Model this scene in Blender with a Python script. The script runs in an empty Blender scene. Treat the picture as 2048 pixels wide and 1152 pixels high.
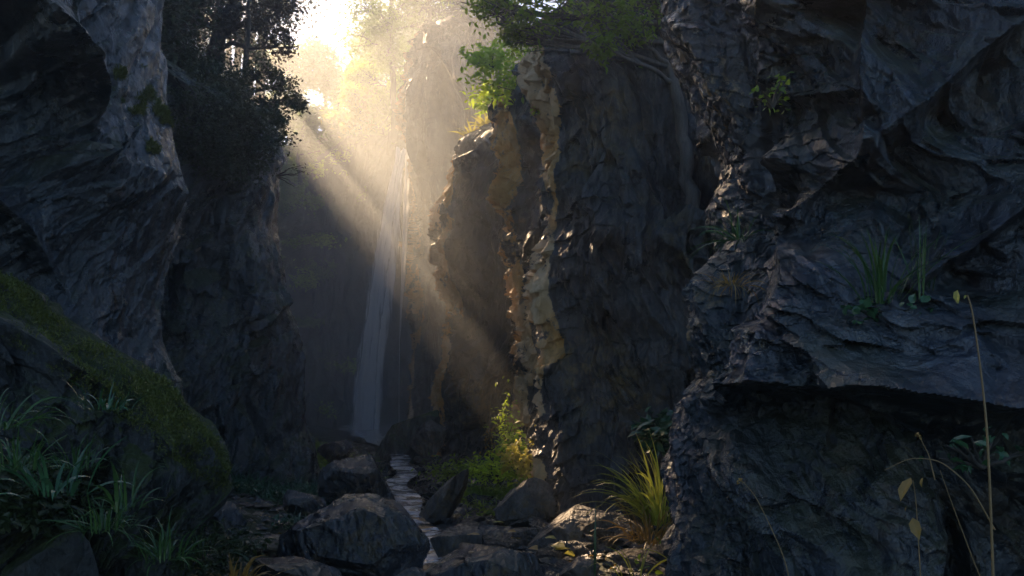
import bpy, math
import numpy as np
from mathutils import Vector

# ------------------------------------------------------------------ basics
K, HY, CZ = 1820.0, 800.0, 1.6          # focal length in photo pixels, horizon row, eye height
sc = bpy.context.scene
COL = sc.collection
RS = np.random.RandomState
R = math.radians

def P(px, py, D):
    return np.array([(px - 1024) / K * D, D, CZ + (HY - py) / K * D])

def build(name, V, F, mat, parent=None, smooth=False):
    V = np.ascontiguousarray(V, dtype=np.float32)
    me = bpy.data.meshes.new(name)
    if isinstance(F, np.ndarray):
        F = [F]
    nl = sum(f.size for f in F); npoly = sum(len(f) for f in F)
    me.vertices.add(len(V)); me.vertices.foreach_set('co', V.ravel())
    me.loops.add(nl); me.polygons.add(npoly)
    me.loops.foreach_set('vertex_index', np.concatenate([f.ravel() for f in F]).astype(np.int32))
    tot = np.concatenate([np.full(len(f), f.shape[1]) for f in F])
    start = np.concatenate([[0], np.cumsum(tot)[:-1]])
    me.polygons.foreach_set('loop_start', start.astype(np.int32))
    me.polygons.foreach_set('use_smooth', np.full(npoly, smooth))
    me.update(calc_edges=True); me.validate()
    me.materials.append(mat)
    o = bpy.data.objects.new(name, me)
    COL.objects.link(o)
    if parent is not None:
        o.parent = parent
    return o

def tag(o, label=None, cat=None, group=None, kind=None):
    if label: o['label'] = label
    if cat: o['category'] = cat
    if group: o['group'] = group
    if kind: o['kind'] = kind
    return o

def empty(name, loc, label, cat, group=None):
    o = bpy.data.objects.new(name, None); COL.objects.link(o)
    o.location = loc
    return tag(o, label, cat, group)

class MB:                                 # collects vertex and face arrays
    def __init__(s): s.V = []; s.F = {}; s.n = 0
    def add(s, V, F):
        if len(V) == 0: return
        s.V.append(np.asarray(V, dtype=float)); F = np.asarray(F)
        s.F.setdefault(F.shape[1], []).append(F + s.n); s.n += len(V)
    def build(s, name, mat, parent=None, smooth=False, origin=None):
        V = np.concatenate(s.V)
        if origin is not None: V = V - np.asarray(origin)
        return build(name, V, [np.concatenate(f) for f in s.F.values()], mat, parent, smooth)

# ------------------------------------------------------------------ noise
def hsh(i, j, seed):
    M = np.uint64(0xFFFFFFFF)
    a = (i.astype(np.int64) * 374761393 + j.astype(np.int64) * 668265263 + seed * 974711) & 0xFFFFFFFF
    a = a.astype(np.uint64)
    a = (a ^ (a >> np.uint64(13))) * np.uint64(1274126177) & M
    a = (a ^ (a >> np.uint64(16))) * np.uint64(2246822519) & M
    a = a ^ (a >> np.uint64(15))
    return (a & M).astype(np.float64) / 4294967295.0

def vnoise(u, v, seed):
    iu, iv = np.floor(u), np.floor(v)
    fu, fv = u - iu, v - iv
    fu = fu * fu * (3 - 2 * fu); fv = fv * fv * (3 - 2 * fv)
    a = hsh(iu, iv, seed); b = hsh(iu + 1, iv, seed); c = hsh(iu, iv + 1, seed); d = hsh(iu + 1, iv + 1, seed)
    return ((a * (1 - fu) + b * fu) * (1 - fv) + (c * (1 - fu) + d * fu) * fv) * 2 - 1

def fbm(u, v, seed, oct=4):
    t = 0; a = .5
    for k in range(oct):
        t = t + a * vnoise(u * 2 ** k, v * 2 ** k, seed + 17 * k); a *= .5
    return t

def facet(u, v, seed, tilt=1.0, off=1.0, soft=.16):
    """broken stone: every cell of a jittered mosaic is a tilted plane of its own, joined by short steep breaks"""
    iu, iv = np.floor(u), np.floor(v)
    b1 = np.full(u.shape, 1e9); b2 = b1.copy(); v1 = np.zeros(u.shape); v2 = v1.copy()
    for a in (-1, 0, 1):
        for b in (-1, 0, 1):
            ci, cj = iu + a, iv + b
            du, dv = u - ci - hsh(ci, cj, seed), v - cj - hsh(ci, cj, seed + 1)
            d = np.abs(du) + np.abs(dv) * .8 + .35 * np.abs(du + dv)
            h = off * (hsh(ci, cj, seed + 2) - .5) + tilt * ((hsh(ci, cj, seed + 3) - .5) * du + (hsh(ci, cj, seed + 4) - .5) * dv) * 2
            m1 = d < b1; m2 = (~m1) & (d < b2)
            b2 = np.where(m1, b1, np.where(m2, d, b2)); v2 = np.where(m1, v1, np.where(m2, h, v2))
            b1 = np.where(m1, d, b1); v1 = np.where(m1, h, v1)
    w = np.clip((b2 - b1) / soft, 0, 1)
    return v1 * (.5 + .5 * w) + v2 * (.5 - .5 * w)

# ------------------------------------------------------------------ materials
def mat_new(name):
    m = bpy.data.materials.new(name); m.use_nodes = True
    nt = m.node_tree; nt.nodes.clear()
    return m, nt, nt.nodes, nt.links

def ramp(N, L, src, stops, interp='LINEAR'):
    r = N.new('ShaderNodeValToRGB'); r.color_ramp.interpolation = interp
    e = r.color_ramp.elements
    while len(e) < len(stops): e.new(.5)
    for i, (p, c) in enumerate(stops):
        e[i].position = p; e[i].color = (c[0], c[1], c[2], 1) if not isinstance(c, (int, float)) else (c, c, c, 1)
    L.new(src, r.inputs[0]); return r.outputs[0]

def mixc(N, L, f, a, b):
    m = N.new('ShaderNodeMix'); m.data_type = 'RGBA'
    if isinstance(f, (int, float)): m.inputs[0].default_value = f
    else: L.new(f, m.inputs[0])
    for s, i in ((a, 6), (b, 7)):
        if isinstance(s, tuple): m.inputs[i].default_value = (*s, 1)
        else: L.new(s, m.inputs[i])
    return m.outputs[2]

def mathn(N, L, op, a, b=None):
    m = N.new('ShaderNodeMath'); m.operation = op
    for s, i in ((a, 0), (b, 1)):
        if s is None: continue
        if isinstance(s, (int, float)): m.inputs[i].default_value = s
        else: L.new(s, m.inputs[i])
    return m.outputs[0]

def noise(N, L, vec, scale, detail=6, rough=.6, dist=0):
    n = N.new('ShaderNodeTexNoise'); n.inputs['Scale'].default_value = scale
    n.inputs['Detail'].default_value = detail; n.inputs['Roughness'].default_value = rough
    n.inputs['Distortion'].default_value = dist
    L.new(vec, n.inputs['Vector']); return n.outputs['Fac']

def rock_mat(name, dark, light, size=1.0, lich=(.22, .13, .03), cr=(.33, .66), sun_rim=(.3, .24, .17), wet=.5, moss=.3, rust=.3, angle=35, bump=1.0, mosscol=(.025, .034, .009), rg=(.24, .62)):
    m, nt, N, L = mat_new(name)
    tc = N.new('ShaderNodeTexCoord'); vec = tc.outputs['Object']
    mp = N.new('ShaderNodeMapping'); L.new(vec, mp.inputs[0])
    mp.inputs['Rotation'].default_value = (0, R(angle), 0)
    mp.inputs['Scale'].default_value = (1.8, 1.3, .75)
    st = mp.outputs[0]
    n1 = noise(N, L, st, 1.1 / size, 9, .68, .15)
    n2 = noise(N, L, vec, .5 / size, 5, .6)
    n3 = noise(N, L, vec, 5.5 / size, 8, .7)
    n4 = noise(N, L, st, 5 / size, 6, .7, .1)
    col = mixc(N, L, ramp(N, L, n1, [(cr[0], 0.), (cr[1], 1.)]), tuple(dark), tuple(light))
    # pale mineral streaks
    col = mixc(N, L, ramp(N, L, n4, [(.58, 0.), (.72, .55)]), col, tuple(min(1, c * 1.9) for c in light))
    # rust and lichen
    rm = mathn(N, L, 'MULTIPLY', ramp(N, L, n2, [(.52, 0.), (.62, 1.)]), ramp(N, L, n3, [(.46, 0.), (.6, rust)]))
    col = mixc(N, L, rm, col, tuple(lich))
    # sunlit gold rim painted into the rock colour along left edges
    at = N.new('ShaderNodeAttribute'); at.attribute_name = 'sun_rim'
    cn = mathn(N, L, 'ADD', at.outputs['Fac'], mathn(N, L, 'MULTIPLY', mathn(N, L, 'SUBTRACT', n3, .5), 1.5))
    cc = mixc(N, L, ramp(N, L, n2, [(.42, 0.), (.58, 1.)]), tuple(sun_rim), (sun_rim[0], sun_rim[1] * .74, sun_rim[2] * .35))
    rim_mask = ramp(N, L, cn, [(.56, 0.), (.68, 1.)])
    col = mixc(N, L, rim_mask, col, cc)
    # moss where the stone faces up
    ge = N.new('ShaderNodeNewGeometry'); sp = N.new('ShaderNodeSeparateXYZ'); L.new(ge.outputs['Normal'], sp.inputs[0])
    up = mathn(N, L, 'ADD', sp.outputs[2], mathn(N, L, 'MULTIPLY', mathn(N, L, 'SUBTRACT', n3, .5), 1.6))
    mm = mathn(N, L, 'MULTIPLY', ramp(N, L, up, [(.30, 0.), (.62, 1.)]), ramp(N, L, n2, [(.46 - .2 * moss, 0.), (.62 - .25 * moss, min(1, moss * 2))]))
    col = mixc(N, L, mm, col, tuple(mosscol))
    ro = ramp(N, L, noise(N, L, vec, 1.4 / size, 6, .65), [(.42, rg[0] + .0), (.60, rg[1])])
    ro2 = mathn(N, L, 'MAXIMUM', ro, mathn(N, L, 'MULTIPLY', mm, .9))
    ro2 = mathn(N, L, 'MAXIMUM', ro2, mathn(N, L, 'MULTIPLY', rim_mask, .7))
    b = N.new('ShaderNodeBsdfPrincipled')
    L.new(col, b.inputs['Base Color']); L.new(ro2, b.inputs['Roughness'])
    b.inputs['Specular IOR Level'].default_value = wet
    hsum = mathn(N, L, 'ADD', mathn(N, L, 'MULTIPLY', n1, 1.0), mathn(N, L, 'MULTIPLY', n3, .35))
    hsum = mathn(N, L, 'ADD', hsum, mathn(N, L, 'MULTIPLY', n4, .4))
    wv = N.new('ShaderNodeMix'); wv.data_type = 'VECTOR'; wv.inputs[0].default_value = .12
    nn = N.new('ShaderNodeTexNoise'); nn.inputs['Scale'].default_value = 3 / size; nn.inputs['Detail'].default_value = 4; L.new(vec, nn.inputs['Vector'])
    L.new(st, wv.inputs[4]); L.new(nn.outputs['Color'], wv.inputs[5])
    for vs, wt in ((1.5, 1.1), (4.5, .45)):
        vo = N.new('ShaderNodeTexVoronoi'); vo.feature = 'F1'; vo.distance = 'MANHATTAN'; vo.inputs['Scale'].default_value = vs / size
        L.new(wv.outputs[1], vo.inputs['Vector']); hsum = mathn(N, L, 'SUBTRACT', hsum, mathn(N, L, 'MULTIPLY', vo.outputs['Distance'], wt))
        vc = N.new('ShaderNodeSeparateColor'); L.new(vo.outputs['Color'], vc.inputs[0]); hsum = mathn(N, L, 'ADD', hsum, mathn(N, L, 'MULTIPLY', vc.outputs[0], wt * .35))
    bp = N.new('ShaderNodeBump'); bp.inputs['Strength'].default_value = min(1, .75 * bump); bp.inputs['Distance'].default_value = .16 * size
    L.new(hsum, bp.inputs['Height']); L.new(bp.outputs[0], b.inputs['Normal'])
    o = N.new('ShaderNodeOutputMaterial'); L.new(b.outputs[0], o.inputs['Surface'])
    return m

def leaf_mat(name, c1, c2, trans=.5, rough=.45, tcol=None, scale=1.3):
    m, nt, N, L = mat_new(name)
    tc = N.new('ShaderNodeTexCoord')
    n = noise(N, L, tc.outputs['Object'], scale, 3, .6)
    ge = N.new('ShaderNodeNewGeometry')
    f = mathn(N, L, 'ADD', mathn(N, L, 'MULTIPLY', ge.outputs['Random Per Island'], .55), mathn(N, L, 'MULTIPLY', ramp(N, L, n, [(.35, 0.), (.65, 1.)]), .45))
    col = mixc(N, L, f, tuple(c1), tuple(c2))
    b = N.new('ShaderNodeBsdfPrincipled'); L.new(col, b.inputs['Base Color']); b.inputs['Roughness'].default_value = rough
    t = N.new('ShaderNodeBsdfTranslucent')
    if tcol: 
        L.new(mixc(N, L, f, tuple(tcol), tuple(min(1, c * 1.7) for c in tcol)), t.inputs[0])
    else: L.new(col, t.inputs[0])
    mx = N.new('ShaderNodeMixShader'); mx.inputs[0].default_value = trans
    L.new(b.outputs[0], mx.inputs[1]); L.new(t.outputs[0], mx.inputs[2])
    o = N.new('ShaderNodeOutputMaterial'); L.new(mx.outputs[0], o.inputs['Surface'])
    return m

def bark_mat(name, c1, c2):
    m, nt, N, L = mat_new(name)
    tc = N.new('ShaderNodeTexCoord')
    mp = N.new('ShaderNodeMapping'); mp.inputs['Scale'].default_value = (9, 9, 1.2); L.new(tc.outputs['Object'], mp.inputs[0])
    n = noise(N, L, mp.outputs[0], 2, 7, .7)
    b = N.new('ShaderNodeBsdfPrincipled'); L.new(mixc(N, L, ramp(N, L, n, [(.35, 0.), (.65, 1.)]), c1, c2), b.inputs['Base Color'])
    b.inputs['Roughness'].default_value = .8
    bp = N.new('ShaderNodeBump'); bp.inputs['Strength'].default_value = .8; bp.inputs['Distance'].default_value = .03
    L.new(n, bp.inputs['Height']); L.new(bp.outputs[0], b.inputs['Normal'])
    o = N.new('ShaderNodeOutputMaterial'); L.new(b.outputs[0], o.inputs['Surface'])
    return m

M = {}
M['near'] = rock_mat('wet_slate', (.007, .010, .014), (.030, .042, .060), .8, wet=.9, moss=.3, rust=.2, rg=(.06, .5))
M['nearleft'] = rock_mat('wet_slate_left', (.005, .008, .011), (.022, .033, .046), .9, wet=.9, moss=.4, rust=.05, angle=-38, rg=(.08, .5))
M['pillar'] = rock_mat('pillar_rock', (.014, .016, .018), (.075, .075, .075), 1.2, lich=(.16, .11, .04), sun_rim=(.60, .43, .24), cr=(.38, .68), wet=.7, moss=.2, rust=1.0, angle=8, rg=(.22, .55))
M['pillar_far'] = rock_mat('far_pillar_rock', (.04, .04, .04), (.22, .19, .16), 2.0, sun_rim=(.6, .47, .3), lich=(.5, .36, .14), cr=(.38, .68), wet=.5, moss=.5, rust=.5, angle=6, rg=(.3, .7))
M['leftmid'] = rock_mat('shaded_cliff_rock', (.009, .012, .014), (.036, .044, .052), 1.4, wet=.9, moss=.7, rust=.05, angle=-30, rg=(.12, .5))
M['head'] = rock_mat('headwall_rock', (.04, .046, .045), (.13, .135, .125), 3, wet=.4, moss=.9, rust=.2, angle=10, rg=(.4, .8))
M['bank'] = rock_mat('mossy_rock', (.012, .013, .014), (.035, .04, .042), .6, wet=.4, moss=1.0, rust=.1, angle=-40, rg=(.4, .8), mosscol=(.03, .04, .010))
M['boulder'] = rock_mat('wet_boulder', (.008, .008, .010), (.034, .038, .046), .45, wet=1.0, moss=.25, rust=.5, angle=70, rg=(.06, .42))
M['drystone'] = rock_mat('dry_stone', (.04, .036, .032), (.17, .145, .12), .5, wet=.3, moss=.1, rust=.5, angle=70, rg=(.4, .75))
M['greenrock'] = rock_mat('green_rock', (.03, .035, .03), (.09, .10, .08), .9, wet=.4, moss=1.0, rust=.1, angle=30, rg=(.4, .8), mosscol=(.05, .08, .02))
M['ground'] = rock_mat('stream_bed_ground', (.02, .018, .015), (.07, .06, .05), .4, wet=.6, moss=.5, rust=.3, angle=90, rg=(.25, .8))
M['hill'] = rock_mat('hill_soil', (.03, .035, .02), (.07, .08, .04), 4, wet=.1, moss=1.0, rust=0, rg=(.7, .9))
M['bark'] = bark_mat('dark_bark', (.02, .016, .012), (.06, .05, .04))
M['deadbark'] = bark_mat('grey_bark', (.05, .045, .04), (.15, .13, .11))
M['leaf_dark'] = leaf_mat('dark_leaves', (.015, .028, .01), (.04, .06, .018), .3)
M['leaf_brown'] = leaf_mat('brown_green_leaves', (.03, .026, .012), (.08, .05, .022), .35)
M['leaf_mid'] = leaf_mat('green_leaves', (.05, .09, .015), (.10, .16, .03), .5, tcol=(.22, .33, .03))
M['leaf_lime'] = leaf_mat('lime_leaves', (.12, .2, .02), (.25, .35, .04), .6, tcol=(.42, .55, .05))
M['leaf_gold'] = leaf_mat('yellow_leaves', (.28, .25, .04), (.4, .36, .07), .5, tcol=(.5, .45, .09))
M['leaf_ochre'] = leaf_mat('withered_leaves', (.22, .12, .03), (.4, .26, .06), .4)
M['leaf_blue'] = leaf_mat('waxy_leaves', (.025, .07, .032), (.055, .14, .06), .15, rough=.25)
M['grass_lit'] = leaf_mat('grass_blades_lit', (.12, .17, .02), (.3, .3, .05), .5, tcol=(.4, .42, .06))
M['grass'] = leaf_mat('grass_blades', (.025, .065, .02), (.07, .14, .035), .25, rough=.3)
M['moss'] = leaf_mat('moss_tufts', (.05, .07, .010), (.15, .17, .03), .3, rough=.7)
M['straw'] = leaf_mat('dry_stalk', (.15, .09, .04), (.28, .18, .07), .1)

def water_fall_mat():
    m, nt, N, L = mat_new('falling_water')
    tc = N.new('ShaderNodeTexCoord')
    mp = N.new('ShaderNodeMapping'); mp.inputs['Scale'].default_value = (2.2, 1.2, .26); L.new(tc.outputs['Object'], mp.inputs[0])
    n = noise(N, L, mp.outputs[0], 1.5, 6, .62, .5)
    mp2 = N.new('ShaderNodeMapping'); mp2.inputs['Scale'].default_value = (9, 2, .22); L.new(tc.outputs['Object'], mp2.inputs[0])
    n2 = noise(N, L, mp2.outputs[0], 1.5, 5, .6, .3)
    uv = N.new('ShaderNodeAttribute'); uv.attribute_name = 'edge'
    a = mathn(N, L, 'ADD', mathn(N, L, 'MULTIPLY', n, .7), mathn(N, L, 'MULTIPLY', n2, .3))
    a = mathn(N, L, 'ADD', a, mathn(N, L, 'MULTIPLY', mathn(N, L, 'SUBTRACT', uv.outputs['Fac'], .62), .42))
    al = ramp(N, L, a, [(.38, 0.), (.46, .6), (.53, 1.)])
    b = N.new('ShaderNodeBsdfPrincipled'); b.inputs['Base Color'].default_value = (.95, .97, 1, 1); b.inputs['Roughness'].default_value = .5
    t = N.new('ShaderNodeBsdfTranslucent'); t.inputs[0].default_value = (.92, .95, .98, 1)
    mx = N.new('ShaderNodeMixShader'); mx.inputs[0].default_value = .5; L.new(b.outputs[0], mx.inputs[1]); L.new(t.outputs[0], mx.inputs[2])
    tr = N.new('ShaderNodeBsdfTransparent')
    m2 = N.new('ShaderNodeMixShader'); L.new(al, m2.inputs[0]); L.new(tr.outputs[0], m2.inputs[1]); L.new(mx.outputs[0], m2.inputs[2])
    o = N.new('ShaderNodeOutputMaterial'); L.new(m2.outputs[0], o.inputs['Surface'])
    return m
M['fall'] = water_fall_mat()

def stream_mat():
    m, nt, N, L = mat_new('stream_water')
    tc = N.new('ShaderNodeTexCoord'); vec = tc.outputs['Object']
    n = noise(N, L, vec, 3.5, 5, .6, .6); n2 = noise(N, L, vec, 14, 3, .5, .3)
    foam = noise(N, L, vec, 2.2, 6, .65, 1.0)
    col = mixc(N, L, ramp(N, L, foam, [(.45, 0.), (.53, 1.)]), (.012, .014, .016), (.7, .72, .75))
    b = N.new('ShaderNodeBsdfPrincipled'); L.new(col, b.inputs['Base Color']); b.inputs['Roughness'].default_value = .08
    bp = N.new('ShaderNodeBump'); bp.inputs['Strength'].default_value = .6; bp.inputs['Distance'].default_value = .05
    L.new(mathn(N, L, 'ADD', n, mathn(N, L, 'MULTIPLY', n2, .3)), bp.inputs['Height']); L.new(bp.outputs[0], b.inputs['Normal'])
    o = N.new('ShaderNodeOutputMaterial'); L.new(b.outputs[0], o.inputs['Surface'])
    return m
M['stream'] = stream_mat()

def volume_mat(name, dens, col, aniso):
    m, nt, N, L = mat_new(name)
    v = N.new('ShaderNodeVolumePrincipled'); v.inputs['Color'].default_value = (*col, 1)
    v.inputs['Density'].default_value = dens; v.inputs['Anisotropy'].default_value = aniso
    o = N.new('ShaderNodeOutputMaterial'); L.new(v.outputs[0], o.inputs['Volume'])
    return m

# ------------------------------------------------------------------ rock builders
def grid_faces(nr, nc, wrap):
    r = np.arange(nr - 1)[:, None]; c = np.arange(nc if wrap else nc - 1)[None, :]
    c2 = (c + 1) % nc
    return np.stack([(r * nc + c), (r * nc + c2), ((r + 1) * nc + c2), ((r + 1) * nc + c)], -1).reshape(-1, 4)

def cliff(name, D, left, right, top, bot, hd, nt, nz, seed, mat, cell=1.0, amp=.25, strata=(30, .3, .08), ledges=(), vledges=(),
          expo=2.6, shear=(0, 0), hdb=None, rim=0, cham=0, rim_w=.3, rim_max=1.0, vis=(-60, 2110), parent=None, capround=.06, stretch=1.8, fine=1.0):
    """a standing mass of rock: rings stacked from its foot to its top, wide as the traced outlines, then broken into facets"""
    py = np.linspace(bot, top, nz)
    z = CZ + (HY - py) / K * D
    lp = np.array(sorted(left, key=lambda a: a[1])); rp = np.array(sorted(right, key=lambda a: a[1]))
    XL = (np.interp(py, lp[:, 1], lp[:, 0]) - 1024) / K * D
    XR = (np.interp(py, rp[:, 1], rp[:, 0]) - 1024) / K * D
    XR = np.maximum(XR, XL + .02)
    # ring parameter, denser where it can be seen
    W = float(np.max(XR - XL)) / 2; cxm = float(np.mean((XL + XR) / 2))
    th = np.linspace(0, 2 * np.pi, 6000, endpoint=False) + np.pi / 2
    c, s = np.cos(th), np.sin(th)
    ex = 2 / expo
    ux, uy = np.sign(c) * np.abs(c) ** ex, np.sign(s) * np.abs(s) ** ex
    X, Y = cxm + ux * W, D + uy * hd
    if hdb:
        bk_ = uy > 0; ux = np.where(bk_, np.sign(c) * np.abs(c) ** .2, ux); uy = np.where(bk_, np.abs(s) ** .9 * hdb / hd, uy)
        X, Y = cxm + ux * W, D + uy * hd
    seg = np.hypot(np.diff(X, append=X[:1]), np.diff(Y, append=Y[:1]))
    px = 1024 + X / np.maximum(Y, 1) * K
    w = np.where((uy < .25) & (px > vis[0]) & (px < vis[1]), 1.0, .07)
    w = np.convolve(np.concatenate([w[-60:], w, w[:60]]), np.ones(121) / 121, 'valid')
    cum = np.concatenate([[0], np.cumsum(seg * w)]); cum /= cum[-1]
    idx = np.interp(np.linspace(0, 1, nt, endpoint=False), cum, np.arange(6001))
    ii = idx.astype(int) % 6000
    ux, uy = ux[ii], uy[ii]
    arc = np.concatenate([[0], np.cumsum(seg)])[ii]
    cx = ((XL + XR) / 2)[:, None]; hw = ((XR - XL) / 2)[:, None]
    q = np.minimum(1, hw / (W + 1e-6) * 1.6) ** .7
    zt = (z[-1] - z)[:, None] / (z[-1] - z[0])
    cap = np.sqrt(np.clip(1 - (1 - np.minimum(zt / capround, 1)) ** 2, 0.0004, 1)) if capround else 1.0
    X = cx + ux[None] * hw * (1 if not capround else (cap * .15 + .85)); Y = D + uy[None] * hd * q * cap
    Z = np.repeat(z[:, None], nt, 1)
    if cham:                                          # the side towards the light turns a little to the front
        wl = ((XR[:, None] - X) / (XR - XL)[:, None]).clip(0, 1) ** 3
        X = X + cham * np.maximum(D - Y, 0) * wl
    # horizontal outward normal
    uyn = np.where(uy > 0, uy / uy.max(), uy); nx = np.sign(ux) * np.abs(ux) ** (expo - 1) / max(W, .1); ny = np.sign(uyn) * np.abs(uyn) ** (expo - 1) / hd
    ny = ny - (cham * np.abs(nx) * (nx < 0) if cham else 0)
    ln = np.hypot(nx, ny); nx, ny = nx / ln, ny / ln
    U = np.repeat(arc[None], nz, 0)
    pxx = 1024 + X / np.maximum(Y, 1) * K; pyy = np.repeat(py[:, None], nt, 1)
    front = np.clip(-ny * 2.2 - .9, 0, 1)[None]
    wu = U + .3 * cell * fbm(U / cell / 1.7, Z / cell / 1.7, seed + 5, 4)
    wz = Z + .3 * cell * fbm(U / cell / 1.7, Z / cell / 1.7, seed + 9, 4)
    a = R(strata[0]); ca, sa = math.cos(a), math.sin(a)
    p, qv = (wu * ca + wz * sa), (-wu * sa + wz * ca)
    d = amp * 1.3 * facet(p / cell, qv / cell / stretch, seed, 1.7, .9)
    d += amp * .6 * facet(p / cell * 2.1 + 7, qv / cell / stretch * 1.7, seed + 11, 1.6, .5)
    d += amp * .22 * facet(p / cell * 4.7, qv / cell / stretch * 4.1 + 3, seed + 23, 1.8, .7, .12) * fine
    d += amp * .07 * facet(p / cell * 11, qv / cell / stretch * 8, seed + 37, 1.8, .8, .2) * fine
    d += amp * .4 * fbm(U / cell / 2.5, Z / cell / 2.5, seed + 41, 3)
    # slate layers: little overlapping lips
    s1 = p / strata[1] + .5 * fbm(U / cell / 2.2, Z / cell / 2.2, seed + 51, 3) + 1.5 * facet(p / cell * .8 + 3, qv / cell * .5, seed + 53, .8)
    lay = hsh(np.floor(s1), np.floor(s1) * 0, seed + 3)
    d += strata[2] * ((s1 - np.floor(s1)) ** 1.5 * (.4 + lay) + lay * .7) * (.5 + .8 * np.abs(fbm(U / cell / 3, Z / cell / 3, seed + 61, 2)))
    d *= (.3 + .7 * np.clip(-ny * 1.6, 0, 1))[None]
    if rim:
        wr = np.exp(-np.maximum(X - XL[:, None], 0) / .42) * np.clip(-ny * 3 + .6, 0, 1)[None]
        sw = Z / (rim * 3.2) + .8 * fbm(Z / rim / 6, Y / rim / 4, seed + 97, 3) + .9 * facet(U / rim / 3, Z / rim / 7, seed + 98, .5)
        d += rim * wr * (1.1 * (1 - (sw - np.floor(sw))) + .9 * facet(p * 3.0 + 5, qv * .9, seed + 91, 2.0, .8, .1) + .25 * facet(p * 7, qv * 3 + 5, seed + 93, 2.0, .8, .1) + .12 * facet(p * 13, qv * 9, seed + 95, 1.6))
    d += amp * .06 * fbm(U / cell * 12, Z / cell * 12, seed + 71, 3)
    X = X + nx[None] * d; Y = Y + ny[None] * d; Z = Z + .25 * d * np.sin(U * 2.1 / cell)
    wob = 14 * fbm(pxx / 60, pyy / 60, seed + 81, 4)
    for (pts, am, fall, short) in ledges:
        pts = np.array(pts, float)
        Ye = np.maximum(Y + ny[None] * am * .8 * front, 1.5); pxx = 1024 + X / Ye * K; pyy = HY - (Z - CZ) / Ye * K
        e = np.clip((pxx - pts[0, 0]) / 60, 0, 1) * np.clip((pts[-1, 0] - pxx) / 60, 0, 1)
        dd = np.interp(pxx, pts[:, 0], pts[:, 1]) - pyy + wob
        o = am * np.where(dd > 0, np.exp(-np.maximum(dd, 0) / fall), np.exp(np.minimum(dd, 0) / short)) * e * front
        X = X + nx[None] * o; Y = Y + ny[None] * o
    for (pts, am, fall, short) in vledges:           # ribs that run up the face; sharp on their left side
        pts = np.array(pts, float); xl = np.interp(pyy, pts[:, 1], pts[:, 0])
        e = np.clip((pyy - pts[0, 1]) / 60, 0, 1) * np.clip((pts[-1, 1] - pyy) / 60, 0, 1)
        dd = pxx - xl + wob
        o = am * np.where(dd > 0, np.exp(-np.maximum(dd, 0) / fall), np.exp(np.minimum(dd, 0) / short)) * e * front
        X = X + nx[None] * o; Y = Y + ny[None] * o
    if shear[0] or shear[1]:
        b = np.maximum(Y - D, 0)
        X = X + shear[0] * b; Z = np.where(Z > 0, Z * (1 + shear[1] * b + np.minimum(b, 8) / 8 * .10 * fbm(Y / 3.5, X / 3.0, 7, 4)), Z)
    V = np.stack([X, Y, Z], -1)
    Vf = V.reshape(-1, 3)
    F = grid_faces(nz, nt, True)
    top_c = V[-1].mean(0); n0 = len(Vf)
    Vf = np.concatenate([Vf, top_c[None]])
    i = np.arange(nt); T = np.stack([(nz - 1) * nt + i, (nz - 1) * nt + (i + 1) % nt, np.full(nt, n0)], -1)
    o = build(name, Vf, [F, T], mat, parent)
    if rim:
        at = o.data.attributes.new('sun_rim', 'FLOAT', 'POINT')  # mask for the sunlight painted along the left edges
        at.data.foreach_set('value', np.concatenate([(np.exp(-np.maximum(X - XL[:, None] - rim_w * (.35 + 1.6 * fbm(Z / rim_w / 5 + X * 2, Z / rim_w / 11 + 3, seed + 99, 4)), 0) / (rim_w * .35)) * (.75 + .9 * fbm(X / rim_w / 2, Z / rim_w / 3, seed + 101, 3)) * np.clip(-ny * 3 + .6, 0, 1)[None]).clip(0, rim_max).ravel(), [0.]]).astype(np.float32))
    return o, V

def cube_sphere(n):
    t = np.tan(np.linspace(-np.pi / 4, np.pi / 4, n)); a, b = np.meshgrid(t, t)
    Vs, Fs, k = [], [], 0
    for ax in range(3):
        for sg in (-1, 1):
            p = np.zeros((n, n, 3)); p[..., ax] = sg; p[..., (ax + 1) % 3] = a * sg; p[..., (ax + 2) % 3] = b
            Vs.append(p.reshape(-1, 3)); Fs.append(grid_faces(n, n, False) + k); k += n * n
    V = np.concatenate(Vs); V /= np.linalg.norm(V, axis=1)[:, None]
    key = np.round(V * 1e5).astype(np.int64); _, first, inv = np.unique(key, axis=0, return_index=True, return_inverse=True)
    return V[first], inv.ravel()[np.concatenate(Fs)]
_cs = {}
def stone_mesh(seed, n=28, cuts=18, dmin=.45, dmax=.85, rough=.03):
    if n not in _cs: _cs[n] = cube_sphere(n)
    V, F = _cs[n]; V = V.copy(); r = RS(seed)
    N_ = r.normal(size=(cuts, 3)); N_ /= np.linalg.norm(N_, axis=1)[:, None]
    for k in range(cuts):
        d = V @ N_[k] - r.uniform(dmin, dmax)
        V -= np.maximum(d, 0)[:, None] * N_[k] * .97
    L0 = np.linalg.norm(V, axis=1)
    az = np.arctan2(V[:, 1], V[:, 0]); 
    t = fbm(V[:, 0] * 2.5 + V[:, 2] * 1.3 + 9, V[:, 1] * 2.5 - V[:, 2] * 1.7 + 5, seed, 5)
    fc = facet(V[:, 0] * 3 + V[:, 2] + 5, V[:, 1] * 3 - V[:, 2] + 3, seed + 3)
    fc2 = facet(V[:, 0] * 9 + V[:, 2] * 3 + 5, V[:, 1] * 9 - V[:, 2] * 4 + 3, seed + 5)
    V *= (1 + rough * 2.0 * t + rough * 1.6 * fc + rough * .5 * fc2)[:, None]
    return V, F

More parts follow.
